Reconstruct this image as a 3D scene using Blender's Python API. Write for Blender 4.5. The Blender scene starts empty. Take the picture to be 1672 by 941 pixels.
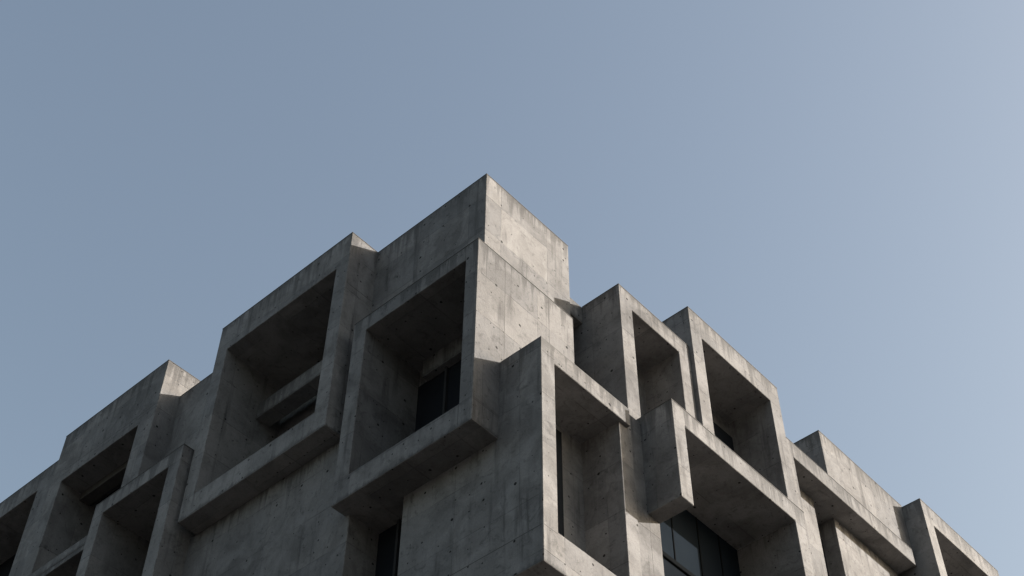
import bpy, bmesh, math
from mathutils import Matrix, Vector

scene = bpy.context.scene
COL = scene.collection

# ------------------------------------------------------------------ helpers
def link(name, me, mat, parent=None, label=None):
    o = bpy.data.objects.new(name, me)
    COL.objects.link(o)
    if mat: me.materials.append(mat)
    if parent is not None: o.parent = parent
    if label: o['label'] = label
    zs = [v.co.z for v in me.vertices]
    o.color = (max(zs), max(min(zs), 0.0), 0.0, 1.0)      # top and foot of the block, read by the weathering in the concrete
    return o

def finish(bm, name, bevel=0.008, segs=1):
    bmesh.ops.recalc_face_normals(bm, faces=bm.faces)
    if bevel:
        bmesh.ops.bevel(bm, geom=[e for e in bm.edges if e.is_manifold and e.calc_face_angle(0) > 0.3],
                        offset=bevel, segments=segs, profile=0.6, affect='EDGES', clamp_overlap=True)
    me = bpy.data.meshes.new(name)
    bm.to_mesh(me); bm.free()
    return me

def box_bm(bm, x0, x1, y0, y1, z0, z1):
    v = [bm.verts.new((x, y, z)) for x in (x0, x1) for y in (y0, y1) for z in (z0, z1)]
    for f in ((0,1,3,2),(4,6,7,5),(0,4,5,1),(2,3,7,6),(0,2,6,4),(1,5,7,3)):
        bm.faces.new([v[i] for i in f])

def box(name, mat, parent, x0, x1, y0, y1, z0, z1, bevel=0.008, label=None):
    bm = bmesh.new(); box_bm(bm, x0, x1, y0, y1, z0, z1)
    return link(name, finish(bm, name, bevel), mat, parent, label)

# a face of the building: 'west' walls look along -X (laterals run along Y), 'south' walls along -Y
def world(side, front):
    if side == 'west':
        return lambda u, d, z: (front + d, u, z)
    return lambda u, d, z: (u, front + d, z)

def bay_mesh(name, side, front, u0, u1, z0, z1, a0, a1, b0, b1, niche, depth, bevel=0.008):
    """solid block with one rectangular niche cut into its front"""
    W = world(side, front); bm = bmesh.new(); V = lambda u, d, z: bm.verts.new(W(u, d, z))
    o = [V(u0,0,z0), V(u1,0,z0), V(u1,0,z1), V(u0,0,z1)]
    i = [V(a0,0,b0), V(a1,0,b0), V(a1,0,b1), V(a0,0,b1)]
    n = [V(a0,niche,b0), V(a1,niche,b0), V(a1,niche,b1), V(a0,niche,b1)]
    k = [V(u0,depth,z0), V(u1,depth,z0), V(u1,depth,z1), V(u0,depth,z1)]
    for q in range(4):
        r = (q + 1) % 4
        bm.faces.new((o[q], o[r], i[r], i[q]))
        bm.faces.new((i[q], i[r], n[r], n[q]))
        bm.faces.new((o[q], o[r], k[r], k[q]))
    bm.faces.new(n); bm.faces.new(k)
    return finish(bm, name, bevel)

def prism_mesh(name, side, front, poly, depth, bevel=0.008):
    W = world(side, front); bm = bmesh.new()
    a = [bm.verts.new(W(u, 0, z)) for u, z in poly]
    b = [bm.verts.new(W(u, depth, z)) for u, z in poly]
    bm.faces.new(a); bm.faces.new(b)
    for q in range(len(poly)):
        r = (q + 1) % len(poly)
        bm.faces.new((a[q], a[r], b[r], b[q]))
    return finish(bm, name, bevel)

# ------------------------------------------------------------------ materials
class NT:
    def __init__(s, name):
        s.m = bpy.data.materials.new(name); s.m.use_nodes = True
        s.t = s.m.node_tree; s.b = s.t.nodes['Principled BSDF']
    def n(s, kind, **kw):
        x = s.t.nodes.new(kind)
        for k, v in kw.items(): setattr(x, k, v)
        return x
    def put(s, sock, v):
        if isinstance(v, bpy.types.NodeSocket): s.t.links.new(v, sock)
        else: sock.default_value = v
    def math(s, op, a, b=0.0, c=0.0, clamp=False):
        x = s.n('ShaderNodeMath', operation=op, use_clamp=clamp)
        s.put(x.inputs[0], a); s.put(x.inputs[1], b); s.put(x.inputs[2], c)
        return x.outputs[0]
    def vec(s, x, y, z):
        c = s.n('ShaderNodeCombineXYZ')
        for k, v in enumerate((x, y, z)): s.put(c.inputs[k], v)
        return c.outputs[0]
    def noise(s, v, scale, detail=4, rough=0.55, dist=0.0):
        x = s.n('ShaderNodeTexNoise')
        s.put(x.inputs['Vector'], v); x.inputs['Scale'].default_value = scale
        x.inputs['Detail'].default_value = detail; x.inputs['Roughness'].default_value = rough
        x.inputs['Distortion'].default_value = dist
        return x.outputs['Fac']
    def white(s, v):
        x = s.n('ShaderNodeTexWhiteNoise', noise_dimensions='3D'); s.put(x.inputs['Vector'], v)
        return x.outputs
    def ramp(s, v, lo, hi, a=0.0, b=1.0):
        x = s.n('ShaderNodeMapRange', interpolation_type='SMOOTHSTEP')
        s.put(x.inputs[0], v)
        for k, q in enumerate((lo, hi, a, b)): s.put(x.inputs[k + 1], q)
        return x.outputs[0]
    def mixc(s, fac, a, b, mode='MIX'):
        x = s.n('ShaderNodeMix', data_type='RGBA', blend_type=mode)
        s.put(x.inputs[0], fac)
        s.put(x.inputs[6], a if not isinstance(a, tuple) else (*a, 1)); s.put(x.inputs[7], b if not isinstance(b, tuple) else (*b, 1))
        return x.outputs[2]

def concrete_material():
    g = NT('board_marked_concrete')
    geo = g.n('ShaderNodeNewGeometry')
    P = g.n('ShaderNodeSeparateXYZ'); g.put(P.inputs[0], geo.outputs['Position'])
    N = g.n('ShaderNodeSeparateXYZ'); g.put(N.inputs[0], geo.outputs['True Normal'])
    x, y, z = P.outputs
    ax = g.math('GREATER_THAN', g.math('ABSOLUTE', N.outputs[0]), 0.6)
    az = g.math('GREATER_THAN', g.math('ABSOLUTE', N.outputs[2]), 0.6)
    inv = lambda k: g.math('SUBTRACT', 1.0, k)
    u = g.math('ADD', g.math('MULTIPLY', x, inv(ax)), g.math('MULTIPLY', y, ax))
    v = g.math('ADD', g.math('MULTIPLY', z, inv(az)), g.math('MULTIPLY', y, az))
    oi = g.n('ShaderNodeObjectInfo'); rnd = oi.outputs['Random']
    ext = g.n('ShaderNodeSeparateXYZ'); g.put(ext.inputs[0], oi.outputs['Color'])
    off = g.math('ADD', g.math('MULTIPLY', rnd, 37.0), g.math('MULTIPLY', ax, 11.0))
    u2 = g.math('ADD', u, g.math('MULTIPLY', rnd, 3.0))
    uv = g.vec(u2, v, off)
    pos = g.vec(x, y, g.math('ADD', z, g.math('MULTIPLY', rnd, 9.0)))
    # broad weathering, cloudy laitance and grain
    big = g.noise(pos, 0.45, 3, 0.5)
    cloud = g.noise(pos, 1.7, 7, 0.62, 0.6)
    blot = g.noise(uv, 5.5, 8, 0.7, 1.1)
    grain = g.noise(pos, 34.0, 4, 0.7)
    col = g.mixc(g.ramp(big, 0.3, 0.7), (0.128, 0.123, 0.120), (0.186, 0.181, 0.177))
    col = g.mixc(g.ramp(cloud, 0.36, 0.66), col, (0.222, 0.216, 0.212))
    col = g.mixc(g.math('MULTIPLY', g.ramp(blot, 0.52, 0.72), 0.75), col, (0.084, 0.081, 0.079))
    speck = g.noise(uv, 13.0, 5, 0.75, 0.4)
    col = g.mixc(g.math('MULTIPLY', g.ramp(speck, 0.55, 0.70), g.math('ADD', 0.26, g.math('MULTIPLY', g.ramp(cloud, 0.55, 0.38), 0.55))), col, (0.086, 0.084, 0.081))
    # formwork panels: tone per panel and thin broken joints
    wob = g.math('MULTIPLY', g.math('SUBTRACT', g.noise(uv, 1.3, 2), 0.5), 0.03)
    pu = g.math('DIVIDE', g.math('ADD', u2, wob), 1.22); pv = g.math('DIVIDE', g.math('ADD', v, wob), 0.93)
    cell = g.vec(g.math('FLOOR', pu), g.math('FLOOR', pv), off)
    tone = g.white(cell)[0]
    col = g.mixc(1.0, col, g.mixc(tone, (0.84, 0.845, 0.855), (1.10, 1.09, 1.075)), 'MULTIPLY')
    def joint(p, w):
        f = g.math('FRACT', p)
        d = g.math('MINIMUM', f, inv(f))
        return g.ramp(d, 0.0, w, 1.0, 0.0)
    brk = g.ramp(g.noise(uv, 2.3, 3), 0.36, 0.6)
    jv = g.math('MULTIPLY', joint(pv, 0.015), brk)
    ju = g.math('MULTIPLY', joint(pu, 0.0105), g.math('MULTIPLY', brk, 0.75))
    jt = g.math('MAXIMUM', jv, ju)
    col = g.mixc(g.math('MULTIPLY', jt, 0.55), col, (0.061, 0.058, 0.057))
    # rain streaks run down the upright faces
    st = g.noise(g.vec(g.math('MULTIPLY', u2, 5.5), g.math('MULTIPLY', v, 0.42), off), 1.0, 5, 0.62)
    sm = g.math('MULTIPLY', g.ramp(st, 0.52, 0.74), g.math('MULTIPLY', inv(az), 0.85))
    sm = g.math('MULTIPLY', sm, g.ramp(g.noise(uv, 0.8, 2), 0.32, 0.58))
    col = g.mixc(sm, col, (0.066, 0.063, 0.062))
    st2 = g.noise(g.vec(g.math('MULTIPLY', u2, 7.5), g.math('MULTIPLY', v, 0.6), g.math('ADD', off, 5.0)), 1.0, 4, 0.6)
    col = g.mixc(g.math('MULTIPLY', g.ramp(st2, 0.56, 0.75), g.math('MULTIPLY', inv(az), 0.28)), col, (0.254, 0.251, 0.247))
    # dirt washed down from the top edge and from the sill, damp fringe along the foot
    up = g.math('SUBTRACT', ext.outputs[0], z)
    run = g.noise(g.vec(g.math('MULTIPLY', u2, 7.0), g.math('MULTIPLY', v, 0.25), g.math('ADD', off, 2.0)), 1.0, 4, 0.65)
    runl = g.math('ADD', 0.04, g.math('MULTIPLY', g.ramp(run, 0.42, 0.78), 1.1))
    mt = g.math('SUBTRACT', 1.0, g.math('DIVIDE', up, runl), clamp=True)
    sl = g.math('SUBTRACT', ext.outputs[2], z)
    ms = g.math('SUBTRACT', 1.0, g.math('DIVIDE', g.math('ABSOLUTE', sl), g.math('MULTIPLY', runl, 0.8)), clamp=True)
    ms = g.math('MULTIPLY', ms, g.math('GREATER_THAN', sl, -0.01))
    foot = g.math('SUBTRACT', z, ext.outputs[1])
    mf = g.math('SUBTRACT', 1.0, g.math('DIVIDE', foot, g.math('ADD', 0.03, g.math('MULTIPLY', g.ramp(run, 0.35, 0.75), 0.16))), clamp=True)
    wash = g.math('MAXIMUM', g.math('MULTIPLY', g.math('POWER', mt, 0.7), 0.70), g.math('MAXIMUM', g.math('MULTIPLY', ms, 0.32), g.math('MULTIPLY', mf, 0.9)))
    wash = g.math('MULTIPLY', wash, inv(az))
    col = g.mixc(wash, col, (0.064, 0.062, 0.060))
    pour = g.math('ADD', 0.90, g.math('MULTIPLY', rnd, 0.20))
    col = g.mixc(1.0, col, g.vec(pour, pour, g.math('ADD', 0.02, g.math('MULTIPLY', pour, 0.985))), 'MULTIPLY')
    # grain
    col = g.mixc(1.0, col, g.mixc(grain, (0.72, 0.72, 0.72), (1.26, 1.26, 1.26)), 'MULTIPLY')
    # rubbed, chipped and dirty arrises
    bv = g.n('ShaderNodeBevel', samples=4); bv.inputs['Radius'].default_value = 0.045
    dt = g.n('ShaderNodeVectorMath', operation='DOT_PRODUCT')
    g.put(dt.inputs[0], bv.outputs[0]); g.put(dt.inputs[1], geo.outputs['True Normal'])
    edge = g.ramp(dt.outputs['Value'], 0.80, 0.995, 1.0, 0.0)
    col = g.mixc(g.math('MULTIPLY', edge, 0.30), col, (0.271, 0.267, 0.264))
    chip = g.math('MULTIPLY', edge, g.ramp(g.noise(pos, 5.5, 6, 0.7), 0.46, 0.60))
    col = g.mixc(g.math('MULTIPLY', chip, 0.75), col, (0.061, 0.059, 0.057))
    # tie holes: jittered, some cast over
    def holes(su, sv, rad, keep, seed):
        hu = g.math('DIVIDE', u2, su); hv = g.math('DIVIDE', v, sv)
        cu = g.math('FLOOR', hu); cv = g.math('FLOOR', hv)
        w = g.white(g.vec(cu, cv, g.math('ADD', off, seed)))
        wc = g.n('ShaderNodeSeparateColor'); g.put(wc.inputs[0], w[1])
        du = g.math('MULTIPLY', g.math('SUBTRACT', g.math('FRACT', hu), g.math('ADD', 0.3, g.math('MULTIPLY', wc.outputs[0], 0.4))), su)
        dv = g.math('MULTIPLY', g.math('SUBTRACT', g.math('FRACT', hv), g.math('ADD', 0.3, g.math('MULTIPLY', wc.outputs[1], 0.4))), sv)
        d = g.math('SQRT', g.math('ADD', g.math('MULTIPLY', du, du), g.math('MULTIPLY', dv, dv)))
        d = g.math('ADD', d, g.math('MULTIPLY', g.math('SUBTRACT', g.noise(uv, 40, 1), 0.5), 0.012))
        r = g.math('MULTIPLY', rad, g.math('ADD', 0.65, g.math('MULTIPLY', wc.outputs[2], 0.7)))
        m = g.ramp(d, g.math('MULTIPLY', r, 0.8), r, 1.0, 0.0)
        return g.math('MULTIPLY', m, g.math('LESS_THAN', w[0], keep))
    h = g.math('MAXIMUM', holes(0.56, 0.47, 0.022, 0.50, 1.0), holes(0.29, 0.33, 0.012, 0.42, 4.0))
    col = g.mixc(g.math('MULTIPLY', h, 0.97), col, (0.02, 0.019, 0.018))
    g.put(g.b.inputs['Base Color'], col)
    g.b.inputs['Roughness'].default_value = 0.88
    g.b.inputs['Specular IOR Level'].default_value = 0.25
    hgt = g.math('ADD', g.math('MULTIPLY', cloud, 0.010), g.math('MULTIPLY', grain, 0.006))
    hgt = g.math('ADD', hgt, g.math('MULTIPLY', blot, 0.004))
    hgt = g.math('ADD', hgt, g.math('MULTIPLY', tone, 0.002))
    hgt = g.math('SUBTRACT', hgt, g.math('ADD', g.math('MULTIPLY', jt, 0.006), g.math('MULTIPLY', h, 0.02)))
    bp = g.n('ShaderNodeBump'); bp.inputs['Strength'].default_value = 0.7; bp.inputs['Distance'].default_value = 1.0
    g.put(bp.inputs['Height'], hgt); g.put(g.b.inputs['Normal'], bp.outputs[0])
    return g.m

def plain(name, c, rough, metal=0.0, var=0.15, scale=3.0, spec=0.5):
    g = NT(name)
    tc = g.n('ShaderNodeNewGeometry').outputs['Position']
    f = g.noise(tc, scale, 5, 0.6)
    g.put(g.b.inputs['Base Color'], g.mixc(f, tuple(k * (1 - var) for k in c), tuple(k * (1 + var) for k in c)))
    g.b.inputs['Roughness'].default_value = rough; g.b.inputs['Metallic'].default_value = metal
    g.b.inputs['Specular IOR Level'].default_value = spec
    return g.m

CON = concrete_material()
GLASS = plain('dark_tinted_glass', (0.018, 0.020, 0.024), 0.10, 0, 0.35, 0.9, 0.03)
PANEL = plain('slate_blue_metal_panel', (0.016, 0.021, 0.027), 0.9, 0.0, 0.22, 1.4, 0.0)
METAL = plain('anodised_window_metal', (0.010, 0.011, 0.012), 0.95, 0.0, 0.2, 3.0, 0.0)
DULL = plain('dusty_dark_glass', (0.014, 0.017, 0.021), 0.6, 0.0, 0.3, 1.2, 0.0)
MULL = plain('grey_window_post', (0.045, 0.046, 0.048), 0.9, 0.0, 0.2, 3.0, 0.02)
COPE = plain('dark_weathered_edge', (0.075, 0.07, 0.066), 0.8, 0.0, 0.4, 6.0)

def paving():
    g = NT('dark_plaza_paving')
    p = g.n('ShaderNodeNewGeometry').outputs['Position']
    br = g.n('ShaderNodeTexBrick'); g.put(br.inputs['Vector'], p)
    br.inputs['Scale'].default_value = 1.0; br.inputs['Mortar Size'].default_value = 0.008
    br.inputs['Brick Width'].default_value = 0.9; br.inputs['Row Height'].default_value = 0.6
    br.inputs['Color1'].default_value = (0.038, 0.037, 0.036, 1); br.inputs['Color2'].default_value = (0.048, 0.047, 0.045, 1)
    br.inputs['Mortar'].default_value = (0.03, 0.028, 0.026, 1)
    n = g.noise(p, 0.6, 6, 0.6)
    g.put(g.b.inputs['Base Color'], g.mixc(1.0, br.outputs[0], g.mixc(n, (0.8, 0.8, 0.8), (1.15, 1.15, 1.15)), 'MULTIPLY'))
    g.b.inputs['Roughness'].default_value = 0.85
    return g.m

# ------------------------------------------------------------------ ground
bm = bmesh.new()
bm.faces.new([bm.verts.new(c) for c in ((-1500,-1500,0),(1500,-1500,0),(1500,1500,0),(-1500,1500,0))])
gme = bpy.data.meshes.new('ground'); bm.to_mesh(gme); bm.free()
ground = link('ground', gme, paving()); ground['kind'] = 'structure'

# ------------------------------------------------------------------ the building
B = bpy.data.objects.new('concrete_building', None); COL.objects.link(B)
B['label'] = 'brutalist grey concrete building of stacked projecting box frames against the sky'
B['category'] = 'building'

def part_box(name, *a, mat=None, parent=None, bevel=0.008, label=None):
    return box(name, mat or CON, parent or B, *a, bevel=bevel, label=label)

def coping(parent, side, front, u0, u1, z, depth, h=0.013):
    """thin dark weathered lip along the top edge of a block"""
    W = world(side, front); p0 = W(u0 - 0.004, -0.004, z); p1 = W(u1 + 0.004, depth, z)
    xs = sorted((p0[0], p1[0])); ys = sorted((p0[1], p1[1]))
    return box('coping', COPE, parent, xs[0], xs[1], ys[0], ys[1], z - 0.002, z + h, 0.003)

def bay(side, front, u0, u1, z0, z1, a0, a1, b0, b1, niche, depth, label=None, name='frame_bay'):
    o = link(name, bay_mesh(name, side, front, u0, u1, z0, z1, a0, a1, b0, b1, niche, depth), CON, B, label)
    o.color = (z1, z0, b0, 1.0)
    return o

def glazing(parent, side, front, u0, u1, z0, z1, posts=(), bars=()):
    W = world(side, front)
    def bx(name, mat, a, b, c, d, e, f, bev=0.0):
        p, q = W(a, c, e), W(b, d, f)
        return box(name, mat, parent, min(p[0],q[0]), max(p[0],q[0]), min(p[1],q[1]), max(p[1],q[1]), e, f, bev)
    bx('window_glass', GLASS, u0, u1, 0, 0.02, z0, z1)
    for t in posts: bx('mullion', MULL, t - 0.025, t + 0.025, -0.05, 0.012, z0, z1, 0.004)
    for t in bars: bx('transom', METAL, u0, u1, -0.045, 0.01, t - 0.025, t + 0.025, 0.004)

# --- rear mass that everything is built against
part_box('core_wall', 0.85, 16.2, 0.45, 18.5, 0.0, 20.0)

# --- the tower at the corner and the wing wall level with it
tw = part_box('tower_block', 0.0, 2.224, 0.0, 2.85, 19.1, 22.0, label='tallest blank corner block')
coping(tw, 'west', 0.0, 0.0, 2.725, 22.0, 2.224)
ww = part_box('wing_wall', 0.0, 3.2, 6.20, 8.62, 18.66, 22.0)
coping(ww, 'west', 0.0, 6.37, 8.45, 22.0, 3.2)
part_box('wing_wall', 0.003, 1.2, 2.30, 2.95, 15.41, 21.9)

# --- bay A: corner box with the window
A = bay('west', -0.542, -0.39, 2.46, 15.40, 19.385, -0.125, 2.145, 15.86, 19.04, 1.30, 2.341, name='corner_bay')
# right side face runs on to x = 1.79
box('lintel', CON, A, 0.586, 0.80, -0.12, 1.915, 18.62, 19.036, 0.008)
glazing(A, 'west', 0.73, -0.12, 2.14, 15.87, 18.64, posts=(1.455, 0.55), bars=(16.6,))

# --- bay B: large box on the wing
Bb = bay('west', -0.654, 2.731, 6.37, 17.16, 21.994, 3.055, 6.05, 17.64, 21.21, 1.50, 2.2)
coping(Bb, 'west', -0.654, 2.731, 6.37, 21.994, 0.7)
box('ledge', CON, Bb, 0.271, 0.60, 3.06, 6.045, 20.05, 20.43, 0.01)

# --- bay D and E further along, G below
D = bay('west', -0.46, 8.455, 11.93, 18.63, 22.72, 8.975, 11.515, 18.84, 21.21, 0.95, 2.6)
coping(D, 'west', -0.46, 8.455, 11.93, 22.72, 2.6)
box('lintel', COPE, D, 0.05, 0.30, 8.98, 11.51, 21.02, 21.207, 0.006)
glazing(D, 'west', 0.46, 8.98, 11.51, 18.845, 21.205, posts=(10.2,))
D2 = bay('west', -0.458, 8.80, 11.93, 13.9, 18.627, 8.975, 11.515, 14.3, 18.50, 0.95, 2.2)
glazing(D2, 'west', 0.40, 8.98, 11.51, 14.31, 18.49, posts=(10.2,))
E = bay('west', -0.44, 11.96, 17.2, 17.4, 22.07, 12.50, 16.7, 18.0, 21.53, 1.0, 2.6)
coping(E, 'west', -0.44, 11.96, 17.2, 22.07, 2.6)
glazing(E, 'west', 0.50, 12.51, 16.69, 18.01, 21.5, posts=(14.1, 15.5))
E2 = bay('west', -0.44, 11.96, 17.2, 12.6, 17.397, 12.50, 16.7, 13.2, 16.9, 1.0, 2.2)
G = bay('west', -0.80, 6.51, 9.065, 13.6, 18.96, 6.847, 8.75, 14.1, 18.62, 1.25, 1.9)
coping(G, 'west', -0.80, 6.51, 9.065, 18.96, 0.8)
glazing(G, 'west', 0.42, 6.85, 8.745, 14.11, 18.4, posts=(7.8,))

# --- lower west wall, recess with tall window, then the wall under the corner
part_box('lower_wall', -0.25, 1.2, 2.36, 6.80, 0.0, 17.155)
part_box('lower_wall', -0.30, 1.2, 8.48, 17.2, 0.0, 13.9)
rec = part_box('recess_wall', 0.40, 1.1, 1.48, 2.37, 0.0, 15.39)
glazing(rec, 'west', 0.36, 1.49, 2.355, 10.5, 15.385, posts=(1.90,))

# --- bay F: corner block carrying the tall open niche, one mesh
bm = bmesh.new(); V = lambda *c: bm.verts.new(c)
x0, xi, x1 = 0.005, 0.305, 2.07; y0, yn, y1 = -1.209, -0.40, 1.485; z0, za, zb, z1 = 12.84, 13.46, 16.59, 16.95
yb, zl = -0.20, 15.405
fl = [V(x0,y0,z0), V(x0,y0,z1)]; fr = [V(x1,y0,z0), V(x1,y0,za), V(x1,y0,zb), V(x1,y0,z1)]
fi = [V(xi,y0,za), V(xi,y0,zb)]; ni = [V(xi,yn,za), V(xi,yn,zb)]; nr = [V(x1,yn,za), V(x1,yn,zb)]
bl = [V(x0,y1,z0), V(x0,y1,zl), V(x0,yb,zl), V(x0,yb,z1)]; br = [V(x1,y1,z0), V(x1,y1,zl), V(x1,yb,zl), V(x1,yb,z1)]
F_ = bm.faces.new
F_((fl[0],fr[0],fr[1],fi[0],fi[1],fr[2],fr[3],fl[1])); F_((fl[0],fl[1],bl[3],bl[2],bl[1],bl[0]))
for k in range(3): F_((bl[k],bl[k+1],br[k+1],br[k]))
F_((fl[1],fr[3],br[3],bl[3])); F_((fl[0],bl[0],br[0],fr[0]))
F_((fi[0],ni[0],ni[1],fi[1])); F_((fi[1],ni[1],nr[1],fr[2])); F_((fi[0],fr[1],nr[0],ni[0])); F_((ni[0],nr[0],nr[1],ni[1]))
F_((fr[0],br[0],br[1],br[2],br[3],fr[3],fr[2],nr[1],nr[0],fr[1]))
Fb = link('corner_bay', finish(bm, 'corner_bay'), CON, B, 'lowest corner block with tall open niche on its sunlit side')
glazing(Fb, 'south', -0.425, 0.31, 1.37, 13.47, 16.45, posts=(0.9,))
part_box('lower_wall', 0.30, 2.1, -0.36, 1.47, 0.0, 12.84)

# --- piers right of the corner block
part_box('pier', 1.872, 2.172, -1.14, 0.3, 0.0, 16.84)
part_box('pier', 2.176, 2.77, -1.10, 0.25, 0.0, 17.02)

# --- south face
part_box('band_wall', 2.10, 2.90, 0.04, 0.6, 20.24, 20.66)
C1 = bay('south', -0.80, 2.60, 4.75, 17.03, 20.66, 2.949, 4.29, 17.50, 20.257, 0.82, 1.6)
coping(C1, 'south', -0.80, 2.60, 4.65, 20.66, 0.84)
C2 = bay('south', -0.885, 4.641, 7.556, 17.45, 21.70, 4.99, 7.19, 17.95, 21.11, 1.0, 2.2)
coping(C2, 'south', -0.885, 4.641, 7.556, 21.70, 2.2)
glazing(C2, 'south', 0.07, 4.995, 7.185, 17.96, 20.7, posts=(5.9,))
C3 = link('canopy_bay', prism_mesh('canopy_bay', 'south', -1.722, [(2.48,15.19),(2.778,15.19),(2.778,16.763),(5.74,16.763),(5.74,11.2),(6.068,11.2),(6.068,17.14),(2.48,17.14)], 1.21),
          CON, B, 'wide hood with a short hanging fin at its left end')
coping(C3, 'south', -1.722, 2.48, 6.068, 17.14, 0.55)
sc_ = part_box('panel_wall', 2.772, 5.738, -0.55, 0.2, 0.0, 16.758, mat=PANEL, bevel=0, label='dark slate blue panelled wall under the hood')
for xx in (3.30, 3.885, 4.60, 5.20):
    box('panel_joint', METAL, sc_, xx - 0.012, xx + 0.012, -0.562, -0.548, 12.0, 16.75, 0)
box('window_glass', DULL, sc_, 2.79, 5.73, -0.572, -0.551, 13.2, 15.32, 0)
box('window_frame', METAL, sc_, 2.78, 5.735, -0.61, -0.546, 15.30, 15.39, 0.008)

I = link('canopy_bay', prism_mesh('canopy_bay', 'south', -0.882, [(7.50,17.2),(7.71,17.2),(7.71,19.986),(12.09,19.986),(12.09,20.39),(7.50,20.39)], 1.5),
         CON, B, 'long low hood with a blank parapet above it')
coping(I, 'south', -0.882, 7.56, 12.09, 20.39, 0.11, 0.010)
part_box('pier', 7.48, 8.974, -0.466, 0.5, 0.0, 19.98)
part_box('panel_wall', 9.69, 12.04, -0.466, 0.5, 0.0, 19.98)
rw = part_box('recess_wall', 8.97, 9.695, -0.09, 0.5, 0.0, 19.975)
glazing(rw, 'south', -0.13, 8.98, 9.685, 16.2, 19.6)
J = part_box('parapet_block', 9.225, 12.60, -0.765, 1.9, 20.20, 21.815)
coping(J, 'south', -0.765, 9.225, 12.40, 21.815, 2.6)
H = bay('south', -1.205, 12.405, 15.745, 15.4, 21.78, 12.774, 15.35, 16.0, 21.27, 1.1, 3.0)
coping(H, 'south', -1.205, 12.405, 15.745, 21.78, 3.0)
part_box('lower_wall', 12.035, 15.9, -0.25, 0.5, 0.0, 16.0)
part_box('lower_wall', 6.00, 7.47, -0.25, 0.5, 0.0, 17.2)

# construction joints and day-work seams the photo shows
def seam(parent, side, front, u0, u1, z0, z1):
    W = world(side, front); p = W(u0, -0.0015, z0); q = W(u1, 0.006, z1)
    box('joint', COPE, parent, min(p[0],q[0]), max(p[0],q[0]), min(p[1],q[1]), max(p[1],q[1]), z0, z1, 0)
coping(A, 'west', -0.542, -0.39, 2.46, 19.385, 2.34, 0.010)
seam(A, 'west', -0.542, -0.122, -0.112, 19.05, 19.37)
seam(A, 'west', -0.542, -0.122, -0.112, 15.42, 15.86)
seam(A, 'south', -0.39, 0.10, 0.107, 15.5, 19.36)
seam(A, 'south', -0.39, 1.165, 1.172, 17.3, 19.36)
seam(Fb, 'west', 0.005, -1.195, 1.47, 13.425, 13.437)
seam(Fb, 'south', -1.209, 0.02, 0.30, 13.425, 13.435)
seam(Fb, 'south', -1.209, 0.02, 0.30, 16.66, 16.668)
seam(Fb, 'south', -1.209, 0.83, 0.838, 16.60, 16.94)
seam(D, 'west', -0.46, 8.47, 11.5, 21.50, 21.511)
seam(Bb, 'south', 2.731, -0.64, -0.01, 20.62, 20.63)
seam(C2, 'south', -0.885, 4.99, 4.998, 21.12, 21.69)
seam(C2, 'south', -0.885, 7.19, 7.54, 21.10, 21.108)
seam(C3, 'south', -1.722, 2.80, 2.808, 16.78, 17.13)
seam(C3, 'south', -1.722, 3.95, 3.957, 16.78, 17.13)
seam(C3, 'south', -1.722, 5.10, 5.107, 16.78, 17.13)
for p_ in [o for o in B.children if o.name.startswith('pier') and o.color[0] < 17.1 and o.color[0] > 17.0]:
    seam(p_, 'south', -1.10, 2.505, 2.512, 12.0, 16.9)
seam(I, 'south', -0.882, 7.72, 7.728, 20.0, 20.38)
seam(I, 'south', -0.882, 9.24, 9.248, 20.0, 20.38)

# ------------------------------------------------------------------ camera
cam = bpy.data.cameras.new('camera'); co = bpy.data.objects.new('camera', cam); COL.objects.link(co)
cam.sensor_width = 36.0; cam.lens = 36.0 * 2336.187 / 1672.0; cam.clip_end = 6000.0; cam.clip_start = 0.05
yaw, pitch, roll = math.radians(42.3118), math.radians(48.88826), math.radians(0.547266)
Fw = Vector((math.cos(yaw)*math.cos(pitch), math.sin(yaw)*math.cos(pitch), math.sin(pitch)))
R0 = Vector((math.sin(yaw), -math.cos(yaw), 0)); U0 = R0.cross(Fw)
R = R0*math.cos(roll) + U0*math.sin(roll); U = U0*math.cos(roll) - R0*math.sin(roll)
mw = Matrix((R, U, -Fw)).transposed().to_4x4(); mw.translation = (-10.871, -10.529, 1.6)
co.matrix_world = mw
scene.camera = co

# ------------------------------------------------------------------ light
S = Vector((1.03, -1.0, 0.59)).normalized()
elev = math.asin(S.z)
sun = bpy.data.lights.new('sun', 'SUN'); so = bpy.data.objects.new('sun', sun); COL.objects.link(so)
sun.energy = 5.0; sun.angle = math.radians(0.5); sun.color = (1.0, 0.950, 0.892)
so.rotation_euler = S.to_track_quat('Z', 'Y').to_euler(); so.location = (20, -20, 40)
w = bpy.data.worlds.new('World'); scene.world = w; w.use_nodes = True
bg = w.node_tree.nodes['Background']
sky = w.node_tree.nodes.new('ShaderNodeTexSky'); sky.sky_type = 'NISHITA'; sky.sun_disc = False
sky.sun_elevation = elev; sky.sun_rotation = math.atan2(S.x, S.y)
sky.air_density = 1.6; sky.dust_density = 5.0; sky.ozone_density = 1.7
hs = w.node_tree.nodes.new('ShaderNodeHueSaturation'); hs.inputs['Saturation'].default_value = 0.82
w.node_tree.links.new(sky.outputs[0], hs.inputs['Color'])
w.node_tree.links.new(hs.outputs[0], bg.inputs[0]); bg.inputs[1].default_value = 0.112

scene.view_settings.view_transform = 'Standard'; scene.view_settings.look = 'None'
scene.view_settings.exposure = 0.80; scene.view_settings.gamma = 1.0; scene.view_settings.use_curve_mapping = False
